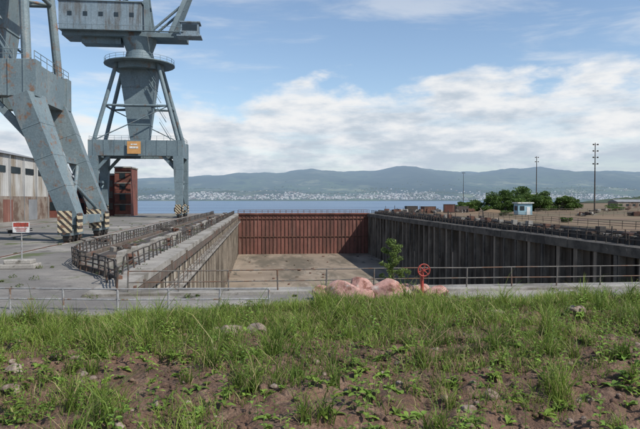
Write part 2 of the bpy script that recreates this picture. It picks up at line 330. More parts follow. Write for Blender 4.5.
# ---------------------------------------------------------------- cranes
def crane(cx,cy,half,zt,inset,mt,wt,wb):
    E=empty('dockside_crane'); hy=6
    b=B(); zb=zt-4.3
    for sx in(-1,1):
        for sy in(-1,1):
            top=(cx+sx*(half-inset),cy+sy*(hy-.6),zb+.2); bot=(cx+sx*half,cy+sy*hy,2.6)
            b.beam(bot,top,wb,wb*1.1,0,wt,wb*1.3)
            T=Vector(top);Bt=Vector(bot)
            for k in(.25,.5,.75):
                p=Bt.lerp(T,k); d=(T-Bt).normalized(); ww=wb+(wt-wb)*k+.06; hh=wb*(1.1+.2*k)+.06; b.beam(p-d*.05,p+d*.05,ww,hh)
        for sy in(-1,1):
            top=Vector((cx+sx*(half-inset),cy+sy*(hy-.6),zb)); 
            b.beam(top+Vector((0,0,-4)),top+Vector((-sx*4,0,.4)),.5,.8,0)
        xt=cx+sx*(half-inset)
        b.bx(xt-1.1,xt+1.1,cy-hy-.2,cy+hy+.2,zb,zt-.3,0)
        b.tube((cx+sx*half,cy-hy,3),(cx+sx*(half-inset*.55),cy+hy-.5,zb*.6),.22,8)
        b.tube((cx+sx*half,cy+hy,3),(cx+sx*(half-inset*.55),cy-hy+.5,zb*.6),.22,8)
        b.beam((cx+sx*(half-inset*.55),cy-hy,zb*.6),(cx+sx*(half-inset*.55),cy+hy,zb*.6),.6,.7)
        for yy in range(-6,7,2): b.tube((xt+sx*1.05,cy+yy,zt-.3),(xt+sx*1.05,cy+yy,zt+1.0),.05,5)
        for z in(.45,1.0): b.tube((xt+sx*1.05,cy-6,zt+z),(xt+sx*1.05,cy+6,zt+z),.045,5)
    for sy in(-1,1):
        yy=cy+sy*(hy-.6)
        b.bx(cx-half+inset-1.3,cx+half-inset+1.3,yy-.9,yy+.9,zb+.25,zt,0)
        for i in range(9):
            x=cx-half+inset+(2*half-2*inset)*i/8; b.bx(x-.08,x+.08,yy-1.0,yy+1.0,zb+.2,zt+.05,0)
        for z in(.55,1.1): b.tube((cx-half+inset,yy+sy*.85,zt+z),(cx+half-inset,yy+sy*.85,zt+z),.045,5)
        for i in range(13):
            x=cx-half+inset+(2*half-2*inset)*i/12; b.tube((x,yy+sy*.85,zt),(x,yy+sy*.85,zt+1.1),.05,5)
    lb=Vector((cx+half-wb/2-.4,cy+hy,3)); lt=Vector((cx+half-inset-wt/2-.3,cy+hy-.6,zb))
    for s in(-.28,.28): b.tube(lb+Vector((0,s,0)),lt+Vector((0,s,0)),.04,5)
    for k in range(28): p=lb.lerp(lt,k/28); b.tube(p+Vector((0,-.28,0)),p+Vector((0,.28,0)),.025,4)
    b.make('portal_frame',[mt],E,.05)
    b=B()
    for sx in(-1,1):
        x=cx+sx*half
        b.bx(x-.7,x+.7,cy-hy-1.2,cy+hy+1.2,1.9,2.9,0)
        for sy in(-1,1):
            y=cy+sy*hy
            b.beam((x,y,2.2),(x,y,1.2),1.0,1.4,0)
            b.bx(x-.45,x+.45,y-2.6,y+2.6,.75,1.45,0)
            for k in(-2,-.75,.75,2):
                b.tube((x-.3,y+k,.48),(x+.3,y+k,.48),.42,14,1)
                b.bx(x-.38,x+.38,y+k-.35,y+k+.35,.4,.8,1)
            b.bx(x-.75,x+.75,y-2.9,y-2.7,1.1,3.5,2); b.tube((x,y-3.2,1.1),(x,y-2.9,1.1),.2,8,1)
            b.bx(x+.9,x+1.05,y-1.6,y+.2,1.1,3.2,2)
            b.bx(x-1.3,x-.7,y-.8,y+.8,1.6,2.7,1)
    b.make('travel_bogies',[mt,'darksteel','stripe'],E,.03)
    zr=zt+20.5
    b=B()
    q=[(cx+sx*5.2,cy+sy*3.6,zr) for sx,sy in((-1,-1),(1,-1),(1,1),(-1,1))]
    p=[(cx+sx*(half-inset),cy+sy*(hy-.6),zt) for sx,sy in((-1,-1),(1,-1),(1,1),(-1,1))]
    for a,c in zip(p,q): b.tube(a,c,.55,10)
    mid=[Vector(a).lerp(Vector(c),.45) for a,c in zip(p,q)]
    for i in range(4): b.tube(mid[i],mid[(i+1)%4],.28,8)
    for i in (0,2): b.tube(p[i],mid[(i+1)%4],.16,6)
    b.beam((cx,cy,zt-.5),(cx,cy,zr-1.5),4.4,4.0,0,9.6,6.4)
    for k in(.25,.5,.75): z=zt-.5+(zr-1-zt)*k; b.bx(cx-(2.2+2.6*k)-.1,cx+(2.2+2.6*k)+.1,cy-(2+1.2*k)-.1,cy+(2+1.2*k)+.1,z,z+.15)
    for i in range(4): b.tube(mid[i],(cx,cy,mid[i].z),.2,6)
    b.bx(cx-half+inset,cx+half-inset,cy-1.2,cy+1.2,zt-2.2,zt-.2,0)
    b.tube((cx,cy,zr-1.6),(cx,cy,zr),6.3,24,0); b.tube((cx,cy,zr),(cx,cy,zr+.25),9.2,24,0)
    for i in range(24):
        t=i*math.pi/12; t2=t+math.pi/12; R=9.0
        a=Vector((cx+R*math.cos(t),cy+R*math.sin(t),zr+.2)); c=Vector((cx+R*math.cos(t2),cy+R*math.sin(t2),zr+.2))
        b.tube(a,a+Vector((0,0,1.3)),.06,5); 
        for z in(.65,1.3): b.tube(a+Vector((0,0,z)),c+Vector((0,0,z)),.05,5)
    b.tube((cx,cy,zr+.25),(cx,cy,zr+3.5),4.2,20,0,3.4); b.tube((cx,cy,zr+3.5),(cx,cy,zr+6.8),3.4,20,0,4.6)
    for k in range(4):
        z0=zt+k*5; xx=cx+half-inset-2-k*1.3
        b.beam((xx,cy-3.8,z0),(xx-3,cy-3.8,z0+5),.5,.15); b.tube((xx,cy-4.1,z0+1),(xx-3,cy-4.1,z0+6),.05,5); 
    b.make('tower',[mt],E,.03)
    zd=zr+6.8
    b=B()
    b.bx(cx-19,cx+12.5,cy-3.6,cy+3.6,zd,zd+1.2,0)
    x0,x1=cx-19.5,cx+1.2
    b.bx(x0,x1,cy-4.5,cy+4.5,zd+1.2,zd+8.6,1)
    b.add([(x0-.3,cy-4.8,zd+8.6),(x1+.3,cy-4.8,zd+8.6),(x1+.3,cy,zd+10.4),(x0-.3,cy,zd+10.4),(x0-.3,cy+4.8,zd+8.6),(x1+.3,cy+4.8,zd+8.6)],[(0,1,2,3),(3,2,5,4),(0,3,4),(1,5,2),(0,4,5,1)],0)
    for i in range(14): b.bx(x0+.7+i*1.5,x0+.76+i*1.5,cy-4.55,cy-4.48,zd+1.3,zd+8.5,1)
    for i in range(5): b.bx(x0+2.2+i*3.9,x0+3.3+i*3.9,cy-4.56,cy-4.49,zd+4.8,zd+5.9,2)
    b.bx(x0+5,x0+15,cy-2,cy+2,zd-1.6,zd-.002,0)
    for xx in range(int(x0),int(x1)+12,2): b.tube((xx,cy-5.2,zd+1.2),(xx,cy-5.2,zd+2.4),.05,5,0)
    b.tube((x0,cy-5.2,zd+2.4),(x1+11,cy-5.2,zd+2.4),.06,5,0); b.bx(x0,x1+11,cy-5.4,cy-4.55,zd+1.05,zd+1.19,0)
    b.make('machinery_house',[mt,'cabin','glass'],E)
    b=B()
    xa=cx+11.5
    b.bx(xa,xa+4.6,cy-5.2,cy-2,zd+.2,zd+3.6,0); b.bx(xa+.4,xa+4.2,cy-5.28,cy-5.19,zd+1.6,zd+3.1,1); b.bx(xa+4.59,xa+4.66,cy-4.9,cy-2.3,zd+1.4,zd+3.1,1); b.bx(xa-.3,xa+5,cy-5.5,cy-1.7,zd+3.6,zd+3.9,0)
    b.bx(xa-1,xa+5.3,cy-6,cy-1.6,zd-.1,zd+.2,0)
    b.make('operator_cabin',['cabin','glass'],E)
    b=B()
    for sy in(-1,1):
        b.beam((cx+3,cy+sy*2.6,zd+1.2),(cx+1,cy+sy*1.4,zd+20),1.6,1.2,0,.8,.8)
        b.beam((cx-6,cy+sy*2.6,zd+8),(cx+1,cy+sy*1.4,zd+20),.9,.9)
        b.beam((cx+8.5,cy+sy*2.4,zd+1.2),(cx+22,cy+sy*1.0,zd+34),2.4,1.2,0,1.0,.8)
        b.beam((cx+1,cy+sy*1.4,zd+20),(cx+22,cy+sy*1.,zd+34),.5,.5)
        b.tube((cx+1,cy+sy*1.2,zd+12),(cx+13,cy+sy*1.6,zd+16),.3,8)
        b.tube((cx+3,cy+sy*2,zd+1.5),(cx+11.5,cy+sy*2,zd+9),.35,8)
    for k in range(12):
        t=k/12; a=Vector((cx+8.5,cy,zd+1.2)).lerp(Vector((cx+22,cy,zd+34)),t); hw=2.4-1.4*t
        b.tube(a+Vector((0,-hw,0)),a+Vector((1.1,hw,2.7)),.16,6)
    b.beam((cx+22,cy,zd+34),(cx+34,cy,zd+31),1.6,1.2,0,.6,.5)
    b.make('luffing_jib',[mt],E)
    return E
crane(-32,166,11,20.2,0.3,'crane2',2.5,1.7)
crane(-32.5,76,11.5,20.3,5.0,'crane',4.2,1.8)
b=B(); b.box((-32.3,159.0,18.2),(3.4,.15,3.2),0); b.box((-32.3,158.9,18.2),(2.2,.08,.5),1); b.box((-32.3,158.9,19.0),(1.6,.08,.3),1)
for dx in(-1,1): b.bx(-32.3+dx-.1,-32.3+dx+.1,159.06,159.7,17,19.4,2)
b.make('crane_notice_board',['orange','white','darksteel'])

# ---------------------------------------------------------------- buildings
W=empty('warehouse')
def gable(b,x0,x1,y0,y1,h,hr,mw,mr):
    b.bx(x0,x1,y0,y1,0,h,mw); xm=(x0+x1)/2
    P=[(x0-.6,y0-.6,h),(xm,y0-.6,hr),(x1+.6,y0-.6,h),(x0-.6,y1+.6,h),(xm,y1+.6,hr),(x1+.6,y1+.6,h)]
    b.add(P,[(0,1,4,3),(1,2,5,4),(0,3,5,2),(0,2,1),(3,4,5)],mr)
b=B(); gable(b,-95,-54,70,160,14.5,19.5,0,1)
b.make('shell',['shed','roof'],W)
b=B(); b.bx(-53.95,-53.7,70,160,0,5.5,0)
for i in range(90): b.bx(-53.98,-53.93,70.5+i,70.56+i,5.5,14.3,4)
for i in range(11): b.bx(-53.99,-53.88,73+i*8,78+i*8,10.6,12.0,2)
for i in range(6): b.bx(-53.75,-53.62,76+i*14,81+i*14,0.02,4.8,1 if i%2 else 3)
for i in range(12): b.tube((-53.6,74+i*7.7,.1),(-53.6,74+i*7.7,14.4),.09,6,1)
b.make('doors_and_windows',['shedlow','roof','glass','gate','shed'],W)
W=empty('brick_pump_house')
b=B(); b.bx(-55,-42.2,185,197,0,12,0); b.bx(-55.4,-42,184.6,197.4,12,12.6,1); b.bx(-42.1,-37.6,180,190,0,14,0); b.bx(-42.3,-37.4,179.8,190.2,14,14.4,1)
for i in range(4):
    for k in range(3): b.bx(-53.8+i*2.8,-52.2+i*2.8,184.9,185.05,1.8+k*3.4,3.8+k*3.4,2)
for k in range(4): b.bx(-40.7,-39.1,179.9,180.05,1.6+k*3.1,3.3+k*3.1,2); 
for k in range(5): b.bx(-42.2,-37.5,179.86,179.99,.2+k*3.1,.45+k*3.1,1)
b.make('walls',['brick','conc','glass'],W)
W=empty('brick_store')
b=B(); b.bx(-64,-52.5,165,178,0,9.5,0); b.add([(-64.3,164.7,9.5),(-52.2,164.7,9.5),(-52.2,171.5,12.3),(-64.3,171.5,12.3),(-64.3,178.3,9.5),(-52.2,178.3,9.5)],[(0,1,2,3),(3,2,5,4),(0,3,4),(1,5,2),(0,4,5,1)],1)
for i in range(3): b.bx(-62.5+i*3.5,-60.7+i*3.5,164.9,165.05,2,4.2,2)
b.make('walls',['brick','roof','glass'],W)

def container(x,y,rz,mat,L=6,h=2.6):
    b=B(); R=Matrix.Rotation(rz,3,'Z')
    def bb(c,d,mi=0): b.box(Vector((x,y,0))+R@Vector(c),d,mi,R)
    bb((0,0,h/2+.15),(L,2.3,h-.1),0)
    for i in range(int(L/.4)):
        for s in(-1,1): bb((-L/2+.3+i*.4,s*1.17,h/2+.15),(.18,.07,h-.4),0)
    for s in(-1,1):
        for t in(-1,1): bb((s*(L/2-.05),t*1.15,h/2+.15),(.2,.2,h),1)
        bb((0,s*1.17,.2),(L,.16,.2),1); bb((0,s*1.17,h+.06),(L,.14,.16),1)
    for s in(-.5,.5): bb((L/2+.03,s,h/2+.1),(.06,.06,h-.4),1)
    return b.make('shipping_container',[mat,'darksteel'])
container(62,217,.3,'rust',5,2.2); container(69,214,-.2,'gate',4,3.0); container(54,211,.1,'darksteel',4,2.4); container(76,222,.4,'darksteel',6,2.2)
H=empty('quay_hut'); hx,hy_=83,183
b=B(); b.bx(hx-2.3,hx+2.3,hy_-1.7,hy_+1.7,.1,3.6,0); b.bx(hx-2.7,hx+2.7,hy_-2.1,hy_+2.1,3.6,3.95,1); b.bx(hx-2.5,hx+2.5,hy_-1.9,hy_+1.9,0,.1,3)
b.bx(hx-1.8,hx-.3,hy_-1.76,hy_-1.69,1.4,2.8,2); b.bx(hx+.5,hx+1.6,hy_-1.77,hy_-1.69,.1,2.5,1); b.bx(hx-2.36,hx-2.29,hy_-1,hy_+1,1.4,2.8,2)
b.make('walls_roof',['blue','white','glass','conc'],H)
def mast(x,y,h,arms=3,r=.24):
    b=B(); b.tube((x,y,0),(x,y,h),r,8,0,r*.45); b.bx(x-.5,x+.5,y-.5,y+.5,0,.3,1)
    for k in range(arms):
        z=h-.6-k*2.0; b.beam((x-.7,y,z),(x+.7,y,z),.1,.1,0)
        for s in(-.7,.7): b.box((x+s,y-.25,z+.05),(.4,.3,.35),0,Matrix.Rotation(.5,3,'X'))
    for k in range(int(h)): b.tube((x-.25,y,k+.5),(x+.25,y,k+.5),.025,4)
    b.make('lighting_mast',['darksteel','conc'])
mast(104,178,22.5,4); mast(128,268,25,2,.3); mast(118,340,21,1,.2)
railing('field_fence',[(58,60,0),(60,160,0),(200,175,0),(330,190,0)],'wood',1.3,3.5,(.5,.9,1.3),.05,.1)
railing('field_fence',[(95,200,0),(240,212,0),(420,240,0)],'wood',1.6,4,(.6,1.1,1.6),.06,.1)
def spoil2(X,Y): return (1.5*np.exp(-((Y-225)/10)**2)+1.2*np.exp(-((Y-195)/4)**2))*sstep(60,75,X)*fbm(X/6,Y/4,5)*sstep(.35,.6,fbm(X/25+3,Y/25,2))*1.6-.05
grid_mesh('spoil_heap',np.linspace(60,330,400),np.linspace(180,255,100),spoil2,M['dirt'])

# low yard sheds out on the field
def yard_shed(x,y,w,d,h,mw,mr):
    E=empty('yard_shed'); b=B(); b.bx(x-w/2,x+w/2,y-d/2,y+d/2,0,h,0)
    b.add([(x-w/2-.4,y-d/2-.4,h),(x+w/2+.4,y-d/2-.4,h),(x+w/2+.4,y,h+1.4),(x-w/2-.4,y,h+1.4),(x-w/2-.4,y+d/2+.4,h),(x+w/2+.4,y+d/2+.4,h)],[(0,1,2,3),(3,2,5,4),(0,3,4),(1,5,2),(0,4,5,1)],1)
    n=int(w/4)
    for i in range(n): b.bx(x-w/2+1+i*4,x-w/2+2.6+i*4,y-d/2-.06,y-d/2+.02,1.2,2.4,2)
    b.make('walls_roof',[mw,mr,'glass'],E)
yard_shed(215,330,22,10,3.6,'shedlow','roof'); yard_shed(262,350,16,9,3.2,'shed','roof'); yard_shed(300,420,34,12,4.2,'brick','roof')

sg=empty('warning_sign'); sx,sy=-16.3,43
b=B(); b.tube((sx,sy,0),(sx,sy,3.15),.05,8,0); b.box((sx,sy-.07,2.8),(1.1,.04,.72),1); b.box((sx,sy-.095,2.98),(1.0,.012,.28),2); 
for k in range(3): b.box((sx,sy-.096,2.74-k*.1),(.8-.1*k,.012,.045),2)
b.make('post_and_panel',['steel','white','red'],sg)
b=B(); b.bx(-17.6,-15.2,42.2,43.6,0,.32,0); b.bx(-17.3,-15.5,42.4,43.4,.32,.6,0); b.bx(-19.8,-18.2,42.0,43.2,0,.5,0); b.make('concrete_block',['conc'],None,.05)

V=empty('valve_wheel'); b=B(); c=Vector((7.6,27.3,1.40)); R=.28
for i in range(20):
    t=i*math.pi/10;t2=t+math.pi/10
    b.tube(c+Vector((R*math.cos(t),0,R*math.sin(t))),c+Vector((R*math.cos(t2),0,R*math.sin(t2))),.035,6)
for i in range(3):
    t=i*math.pi/3+.3; d=Vector((R*math.cos(t),0,R*math.sin(t))); b.tube(c-d,c+d,.022,6)
b.tube(c+Vector((0,-.08,0)),c+Vector((0,.35,0)),.06,8); b.tube(c+Vector((0,.3,0)),Vector((7.6,27.6,.1)),.08,8)
b.make('wheel',['red'],V)

# ---------------------------------------------------------------- foliage
def leaf_cloud(centers,radii,n,size,ca,cb,seed):
    g=np.random.default_rng(seed)
    cen=np.array(centers); rad=np.array(radii); idx=g.integers(0,len(cen),n)
    d=g.normal(size=(n,3)); d/=np.linalg.norm(d,axis=1)[:,None]; rr=g.random(n)**.4
    p=cen[idx]+d*rad[idx]*rr[:,None]
    a=g.normal(size=(n,3)); a/=np.linalg.norm(a,axis=1)[:,None]; c=np.cross(a,g.normal(size=(n,3))); c/=np.linalg.norm(c,axis=1)[:,None]
    s=size*g.uniform(.6,1.4,n)[:,None]
    V=np.stack([p-a*s,p+c*s*.45,p+a*s,p-c*s*.45],1).reshape(-1,3)
    i=np.arange(n)*4; T=np.concatenate([np.stack([i,i+1,i+2],1),np.stack([i,i+2,i+3],1)])
    clump=g.random(len(cen))[idx]; t=np.clip(.6*clump+.5*g.random(n)-.1,0,1)[:,None]
    col=np.array(ca)*(1-t)+np.array(cb)*t; col=np.repeat(col,4,0)
    return V,T,col
def tree(name,x,y,h,wid,seed,leaf=.38,n=5000,ca=(.045,.085,.02),cb=(.14,.22,.05)):
    g=random.Random(seed); E=empty(name); b=B(); cs=[];rs=[]
    for k in range(4):
        a=g.uniform(0,6.3); q=Vector((x+wid*.2*math.cos(a),y+wid*.2*math.sin(a),h*.45)); b.tube((x,y,0),q,h*.03,7,0,h*.015)
        for j in range(4):
            a2=a+g.uniform(-1,1); rr=wid*g.uniform(.2,.48); t=Vector((x+rr*math.cos(a2),y+rr*math.sin(a2),h*g.uniform(.35,.88)))
            b.tube(q,t,h*.014,5,0,h*.004); cs.append(tuple(t)); s=g.uniform(.13,.24); rs.append((wid*s,wid*s,h*s*.8))
    for k in range(5): a=g.uniform(0,6.3); cs.append((x+wid*.36*math.cos(a),y+wid*.36*math.sin(a),h*.2)); rs.append((wid*.18,wid*.18,h*.18))
    b.make('trunk',['wood'],E); V,T,col=leaf_cloud(cs,rs,n,leaf,ca,cb,seed)
    o=tri_mesh('crown',V,T,col,M['leaf']); o.parent=E
for i,(x,y,h,w) in enumerate([(93,243,6.5,12),(101,240,9.0,13),(109,246,10.5,14),(117,243,8.5,12),(124,238,6.5,10),(104,232,5.5,10),(88,247,4,9),(131,243,5,8),(113,236,6.5,10)]): tree('bush',x,y,h,w,20+i)
for i,(x,y,h,w) in enumerate([(72,170,1.6,4),(150,200,2.5,5),(175,210,3,6),(64,120,1.0,2.5),(200,215,2,6),(230,300,4,12),(180,290,3,9),(150,240,2,6),(270,330,5,14)]): tree('shrub',x,y,h,w,50+i,.2,1200)
E=empty('sapling'); b=B(); g=random.Random(3); cs=[];rs=[]; X0,Y0s=6.45,28.6
b.tube((X0,Y0s,0),(X0-.05,Y0s,2.2),.035,6,0,.012)
for k in range(24):
    z=.5+k*.09; a=g.uniform(0,6.3); L=g.uniform(.4,.85)*(1.25-z/2.9); q=Vector((X0+L*math.cos(a),Y0s+L*math.sin(a),z+L*.5)); b.tube((X0,Y0s,z),q,.014,5,0,.004); cs+= [tuple(q),tuple(q.lerp(Vector((X0,Y0s,z)),.45))]; rs+=[(.17,.17,.12)]*2
cs.append((X0,Y0s,2.5)); rs.append((.15,.15,.35))
b.make('stem',['wood'],E); V,T,col=leaf_cloud(cs,rs,2900,.055,(.06,.10,.02),(.19,.26,.07),4); o=tri_mesh('leaves',V,T,col,M['leaf']); o.parent=E
cs=[];rs=[];g=random.Random(8)
for i in range(260):
    k=g.random()
    if k<.35: x,y=g.uniform(-15,-7.8),g.uniform(32,120)
    elif k<.55: x,y=g.uniform(-40,-13),g.uniform(30,140)
    elif k<.8: x,y=g.uniform(39,56),g.uniform(45,190)
    else: x,y=g.uniform(-8,38),g.uniform(25,29.5)
    s=g.uniform(.12,.4); cs.append((x,y,s*.3)); rs.append((s,s,s*.5))
V,T,col=leaf_cloud(cs,rs,15000,.05,(.06,.09,.025),(.17,.20,.07),9); tri_mesh('quay_weeds',V,T,col,M['leaf'])

# ---------------------------------------------------------------- far shore
px=[-7000,-3500,-2400,-1575,-900,-300,200,620,1050,1450,1775,2200,2700,3360,3900,5000,6500,12000]
pz=[ 120, 260, 270, 270, 300, 340, 355, 420, 385, 405, 455, 410, 390, 425, 420, 410, 385, 300]
def hill(X,Y):
    pr=np.interp(X,px,pz); s=sstep(4700,7600,Y)**1.15
    rid=1-np.abs(2*fbm(X/1100+3,Y/1300,6)-1); f=fbm(X/420,Y/500,6)
    z=pr*s*(.70+.28*rid+.24*(f-.5)) + sstep(4500,4900,Y)*(22+100*(fbm(X/700+9,Y/500,5)-.25))*(1-s)
    return z-4
def hillmat():
    m,nt,bs=nmat('hill_heather_hazed')
    c=ramp(nt,noise_node(nt,.0022,(1,1,3),9,.66),[(.38,(.02,.035,.025)),(.46,(.085,.115,.05)),(.53,(.05,.065,.045)),(.62,(.19,.20,.11))])
    c=mix(nt,ramp(nt,noise_node(nt,.0009,(1,.6,1),4,.5,77),[(.48,0.0),(.56,.8)]),c,(.02,.028,.022))  # broad dark patches: cloud shadows painted into the hill colour
    g=nt.nodes.new('ShaderNodeNewGeometry'); sp=nt.nodes.new('ShaderNodeSeparateXYZ'); nt.links.new(g.outputs['Position'],sp.inputs[0])
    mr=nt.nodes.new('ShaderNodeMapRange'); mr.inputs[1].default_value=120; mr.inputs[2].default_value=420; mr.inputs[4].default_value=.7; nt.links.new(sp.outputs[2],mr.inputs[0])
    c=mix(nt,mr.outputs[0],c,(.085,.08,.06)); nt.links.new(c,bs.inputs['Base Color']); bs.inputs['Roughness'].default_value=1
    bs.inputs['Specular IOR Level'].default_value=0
    e=nt.nodes.new('ShaderNodeEmission'); e.inputs[0].default_value=(.29,.41,.56,1); e.inputs[1].default_value=1  # aerial haze painted in as bluish emission, stronger with distance
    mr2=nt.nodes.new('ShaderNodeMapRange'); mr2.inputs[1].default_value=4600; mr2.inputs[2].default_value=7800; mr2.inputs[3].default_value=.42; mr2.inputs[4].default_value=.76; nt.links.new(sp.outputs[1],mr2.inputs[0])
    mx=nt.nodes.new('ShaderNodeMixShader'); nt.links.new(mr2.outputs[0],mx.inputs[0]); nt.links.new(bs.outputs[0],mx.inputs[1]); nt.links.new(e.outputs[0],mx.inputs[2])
    nt.links.new(mx.outputs[0],nt.nodes['Material Output'].inputs[0]); return m
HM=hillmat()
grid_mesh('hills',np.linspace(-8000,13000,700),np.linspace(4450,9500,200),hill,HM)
b=B(); rr=np.random.default_rng(2)
def haze_mat(name,c):
    m,nt,bs=nmat(name); bs.inputs['Base Color'].default_value=(*c,1); e=nt.nodes.new('ShaderNodeEmission'); e.inputs[0].default_value=(.29,.39,.52,1)  # even bluish emission mixed over the base colour as painted distance haze
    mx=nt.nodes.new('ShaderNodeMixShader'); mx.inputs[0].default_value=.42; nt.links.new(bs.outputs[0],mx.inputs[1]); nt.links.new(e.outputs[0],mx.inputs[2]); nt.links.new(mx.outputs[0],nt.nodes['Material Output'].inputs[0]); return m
N=9500
xs=rr.uniform(-2600,4600,N); ys=4630+np.abs(rr.normal(0,300,N)); den=fbm(xs/400,ys/250,3)
ok=(den+.20*np.exp(-((xs-900)/1500)**2)+.16*(ys<4790)>.56); xs=xs[ok];ys=ys[ok];zs=hill(xs,ys)
for x,y,z in zip(xs,ys,zs):
    w=rr.uniform(6,17);h=rr.uniform(4,8); mi=int(rr.choice([0,0,1,1,2,3])); b.bx(x-w/2,x+w/2,y-5,y+5,z-3,z+h,mi)
b.make('distant_town',[haze_mat('t1',(.66,.64,.60)),haze_mat('t2',(.46,.44,.41)),haze_mat('t3',(.24,.18,.16)),haze_mat('t4',(.14,.14,.15))])
n=26000; xs=rr.uniform(-3500,6500,n); ys=4600+np.abs(rr.normal(0,450,n)); ok=fbm(xs/260+4,ys/200,3)>.52; xs=xs[ok];ys=ys[ok]; zs=hill(xs,ys)
m=len(xs); w=rr.uniform(6,14,m);h=rr.uniform(5,9,m)
V=np.stack([np.stack([xs-w,ys,zs-2],1),np.stack([xs+w,ys,zs-2],1),np.stack([xs+w*.4,ys+3,zs+h],1),np.stack([xs-w*.5,ys-3,zs+h*.85],1)],1).reshape(-1,3)
i=np.arange(m)*4; T=np.concatenate([np.stack([i,i+1,i+2],1),np.stack([i,i+2,i+3],1)])
tri_mesh('distant_woodland',V,T,None,haze_mat('wood_haze',(.04,.065,.03)))
def head(X,Y): 
    e=sstep(760,960,X)*np.exp(-((Y-1380)/110)**2)
    return 9*e*(.7+.6*fbm(X/60,Y/60,5))-1+10*vnoise(X/11,Y/11)*e
grid_mesh('wooded_headland',np.linspace(700,2600,420),np.linspace(1150,1600,90),head,surf('headland_woods',(.022,.038,.02),(.045,.068,.03),.05,bump=0,fine=.2))

# ---------------------------------------------------------------- grassy mound (foreground)
def mound0(X,Y):
    base=2.90+.02*(np.clip(Y,0,9)-3)+.016*X*sstep(14,2,np.abs(X))
    bump=.24*(fbm(X/2.2,Y/2.2,3)-.5)+.14*(fbm(X/.5+7,Y/.5,3)-.5)
    edge=8.6+.9*(fbm(X/3+2,0*Y,2)-.5)
    fall=sstep(edge+10,edge,Y); back=sstep(-40,-20,Y); side=sstep(75,45,np.abs(X-4))
    return (base+bump)*fall*back*side-.05
def moundz(X,Y):
    near=sstep(16,10,Y)
    c=fbm(X/.11,Y/.11,4); return mound0(X,Y)+near*(.11*(c-.5)+.15*np.maximum(0,fbm(X/.28+5,Y/.28,3)-.52))
xs=np.concatenate([np.linspace(-75,-8,60)[:-1],np.arange(-8,12,.04),np.linspace(12,85,60)])
ys=np.concatenate([np.linspace(-42,2.5,30)[:-1],np.arange(2.5,10.5,.04),np.linspace(10.5,20,40)])
soil=surf('reddish_soil',(.12,.066,.041),(.21,.122,.078),2.2,stain=(.26,.17,.115),stain_scale=5,stain_rng=(.5,.64),bump=1.0,bscale=28,fine=40,frng=(.5,1.25),extra=((.07,.07,.03),1.1,(1,1,1),.60,.70),extra2=((.07,.042,.03),7,(1,1,1),.55,.65))
grid_mesh('grass_mound',xs,ys,moundz,soil)

def gdens(X,Y):
    d=fbm(X/.8+11,Y/.55,4)
    return np.clip(sstep(.46,.62,d+.22*sstep(5.5,7.7,Y)),0,1)
def blades(n,xr,yr,seed,hs,ws,dens=True):
    g=np.random.default_rng(seed)
    x=g.uniform(*xr,n); y=g.uniform(*yr,n)
    if dens:
        k=g.random(n)<(.05+.95*gdens(x,y)); x=x[k];y=y[k]
    n=len(x); z=moundz(x,y)-.01
    hm=.35+1.3*fbm(x/.45,y/.45,3)
    h=g.uniform(*hs,n)*hm*(.6+.5*gdens(x,y)); h*=np.where(g.random(n)<.05,1.7,1)
    a=g.uniform(0,2*np.pi,n); lean=h*g.uniform(.15,1.0,n); f=g.uniform(0,2*np.pi,n); w=g.uniform(*ws,n)
    D=np.stack([np.cos(a),np.sin(a)],1); Wd=np.stack([np.cos(f),np.sin(f)],1); P=np.stack([x,y],1)
    V=np.zeros((n,7,3))
    for j,(t,wf) in enumerate([(0,1),(.4,.9),(.75,.6)]):
        c=P+D*(lean*t**2)[:,None]; zz=z+h*(t-.18*t*t*(lean/h))
        for s,o in((-1,0),(1,1)):
            V[:,j*2+o,:2]=c+Wd*(s*w*wf/2)[:,None]; V[:,j*2+o,2]=zz
    V[:,6,:2]=P+D*lean[:,None]; V[:,6,2]=z+h*(1-.3*lean/h)
    i=np.arange(n)*7; T=np.concatenate([np.stack([i+p,i+q,i+r],1) for p,q,r in((0,1,3),(0,3,2),(2,3,5),(2,5,4),(4,5,6))])
    t=np.clip(fbm(x/.7+3,y/.7,3)*1.5-.25+g.normal(0,.25,n),0,1)[:,None]
    col=np.array([.095,.155,.025])*(1-t)+np.array([.24,.32,.06])*t
    dry=(g.random(n)<.13)[:,None]; col=np.where(dry,np.array([.40,.34,.16]),col)
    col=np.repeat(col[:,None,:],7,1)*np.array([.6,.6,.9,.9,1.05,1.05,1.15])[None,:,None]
    return V.reshape(-1,3),T,col.reshape(-1,3)
parts=[blades(125000,(-8,11.5),(3.6,11.5),1,(.06,.17),(.005,.010)),blades(22000,(-40,-8),(3,12),2,(.1,.22),(.01,.02)),blades(22000,(11.5,45),(3,12),3,(.1,.22),(.01,.02)),blades(32000,(-8,11.5),(7.4,10.0),4,(.07,.21),(.005,.010),False)]
g=np.random.default_rng(44)
tv=[];tt=[];tc=[];o=0
for V,T,K in parts: tv.append(V);tt.append(T+o);tc.append(K);o+=len(V)
for k in range(320):
    cx=g.uniform(-8,11.5); cy=g.uniform(3.9,9.6); s=g.uniform(.03,.13)
    if cy<6.0 and g.random()<.35: continue
    V,T,K=blades(int(30+380*s),(cx-s,cx+s),(cy-s,cy+s),100+k,(.14,.40),(.005,.011),False); tv.append(V);tt.append(T+o);tc.append(K);o+=len(V)
tri_mesh('grass',np.concatenate(tv),np.concatenate(tt),np.concatenate(tc),M['grass'])

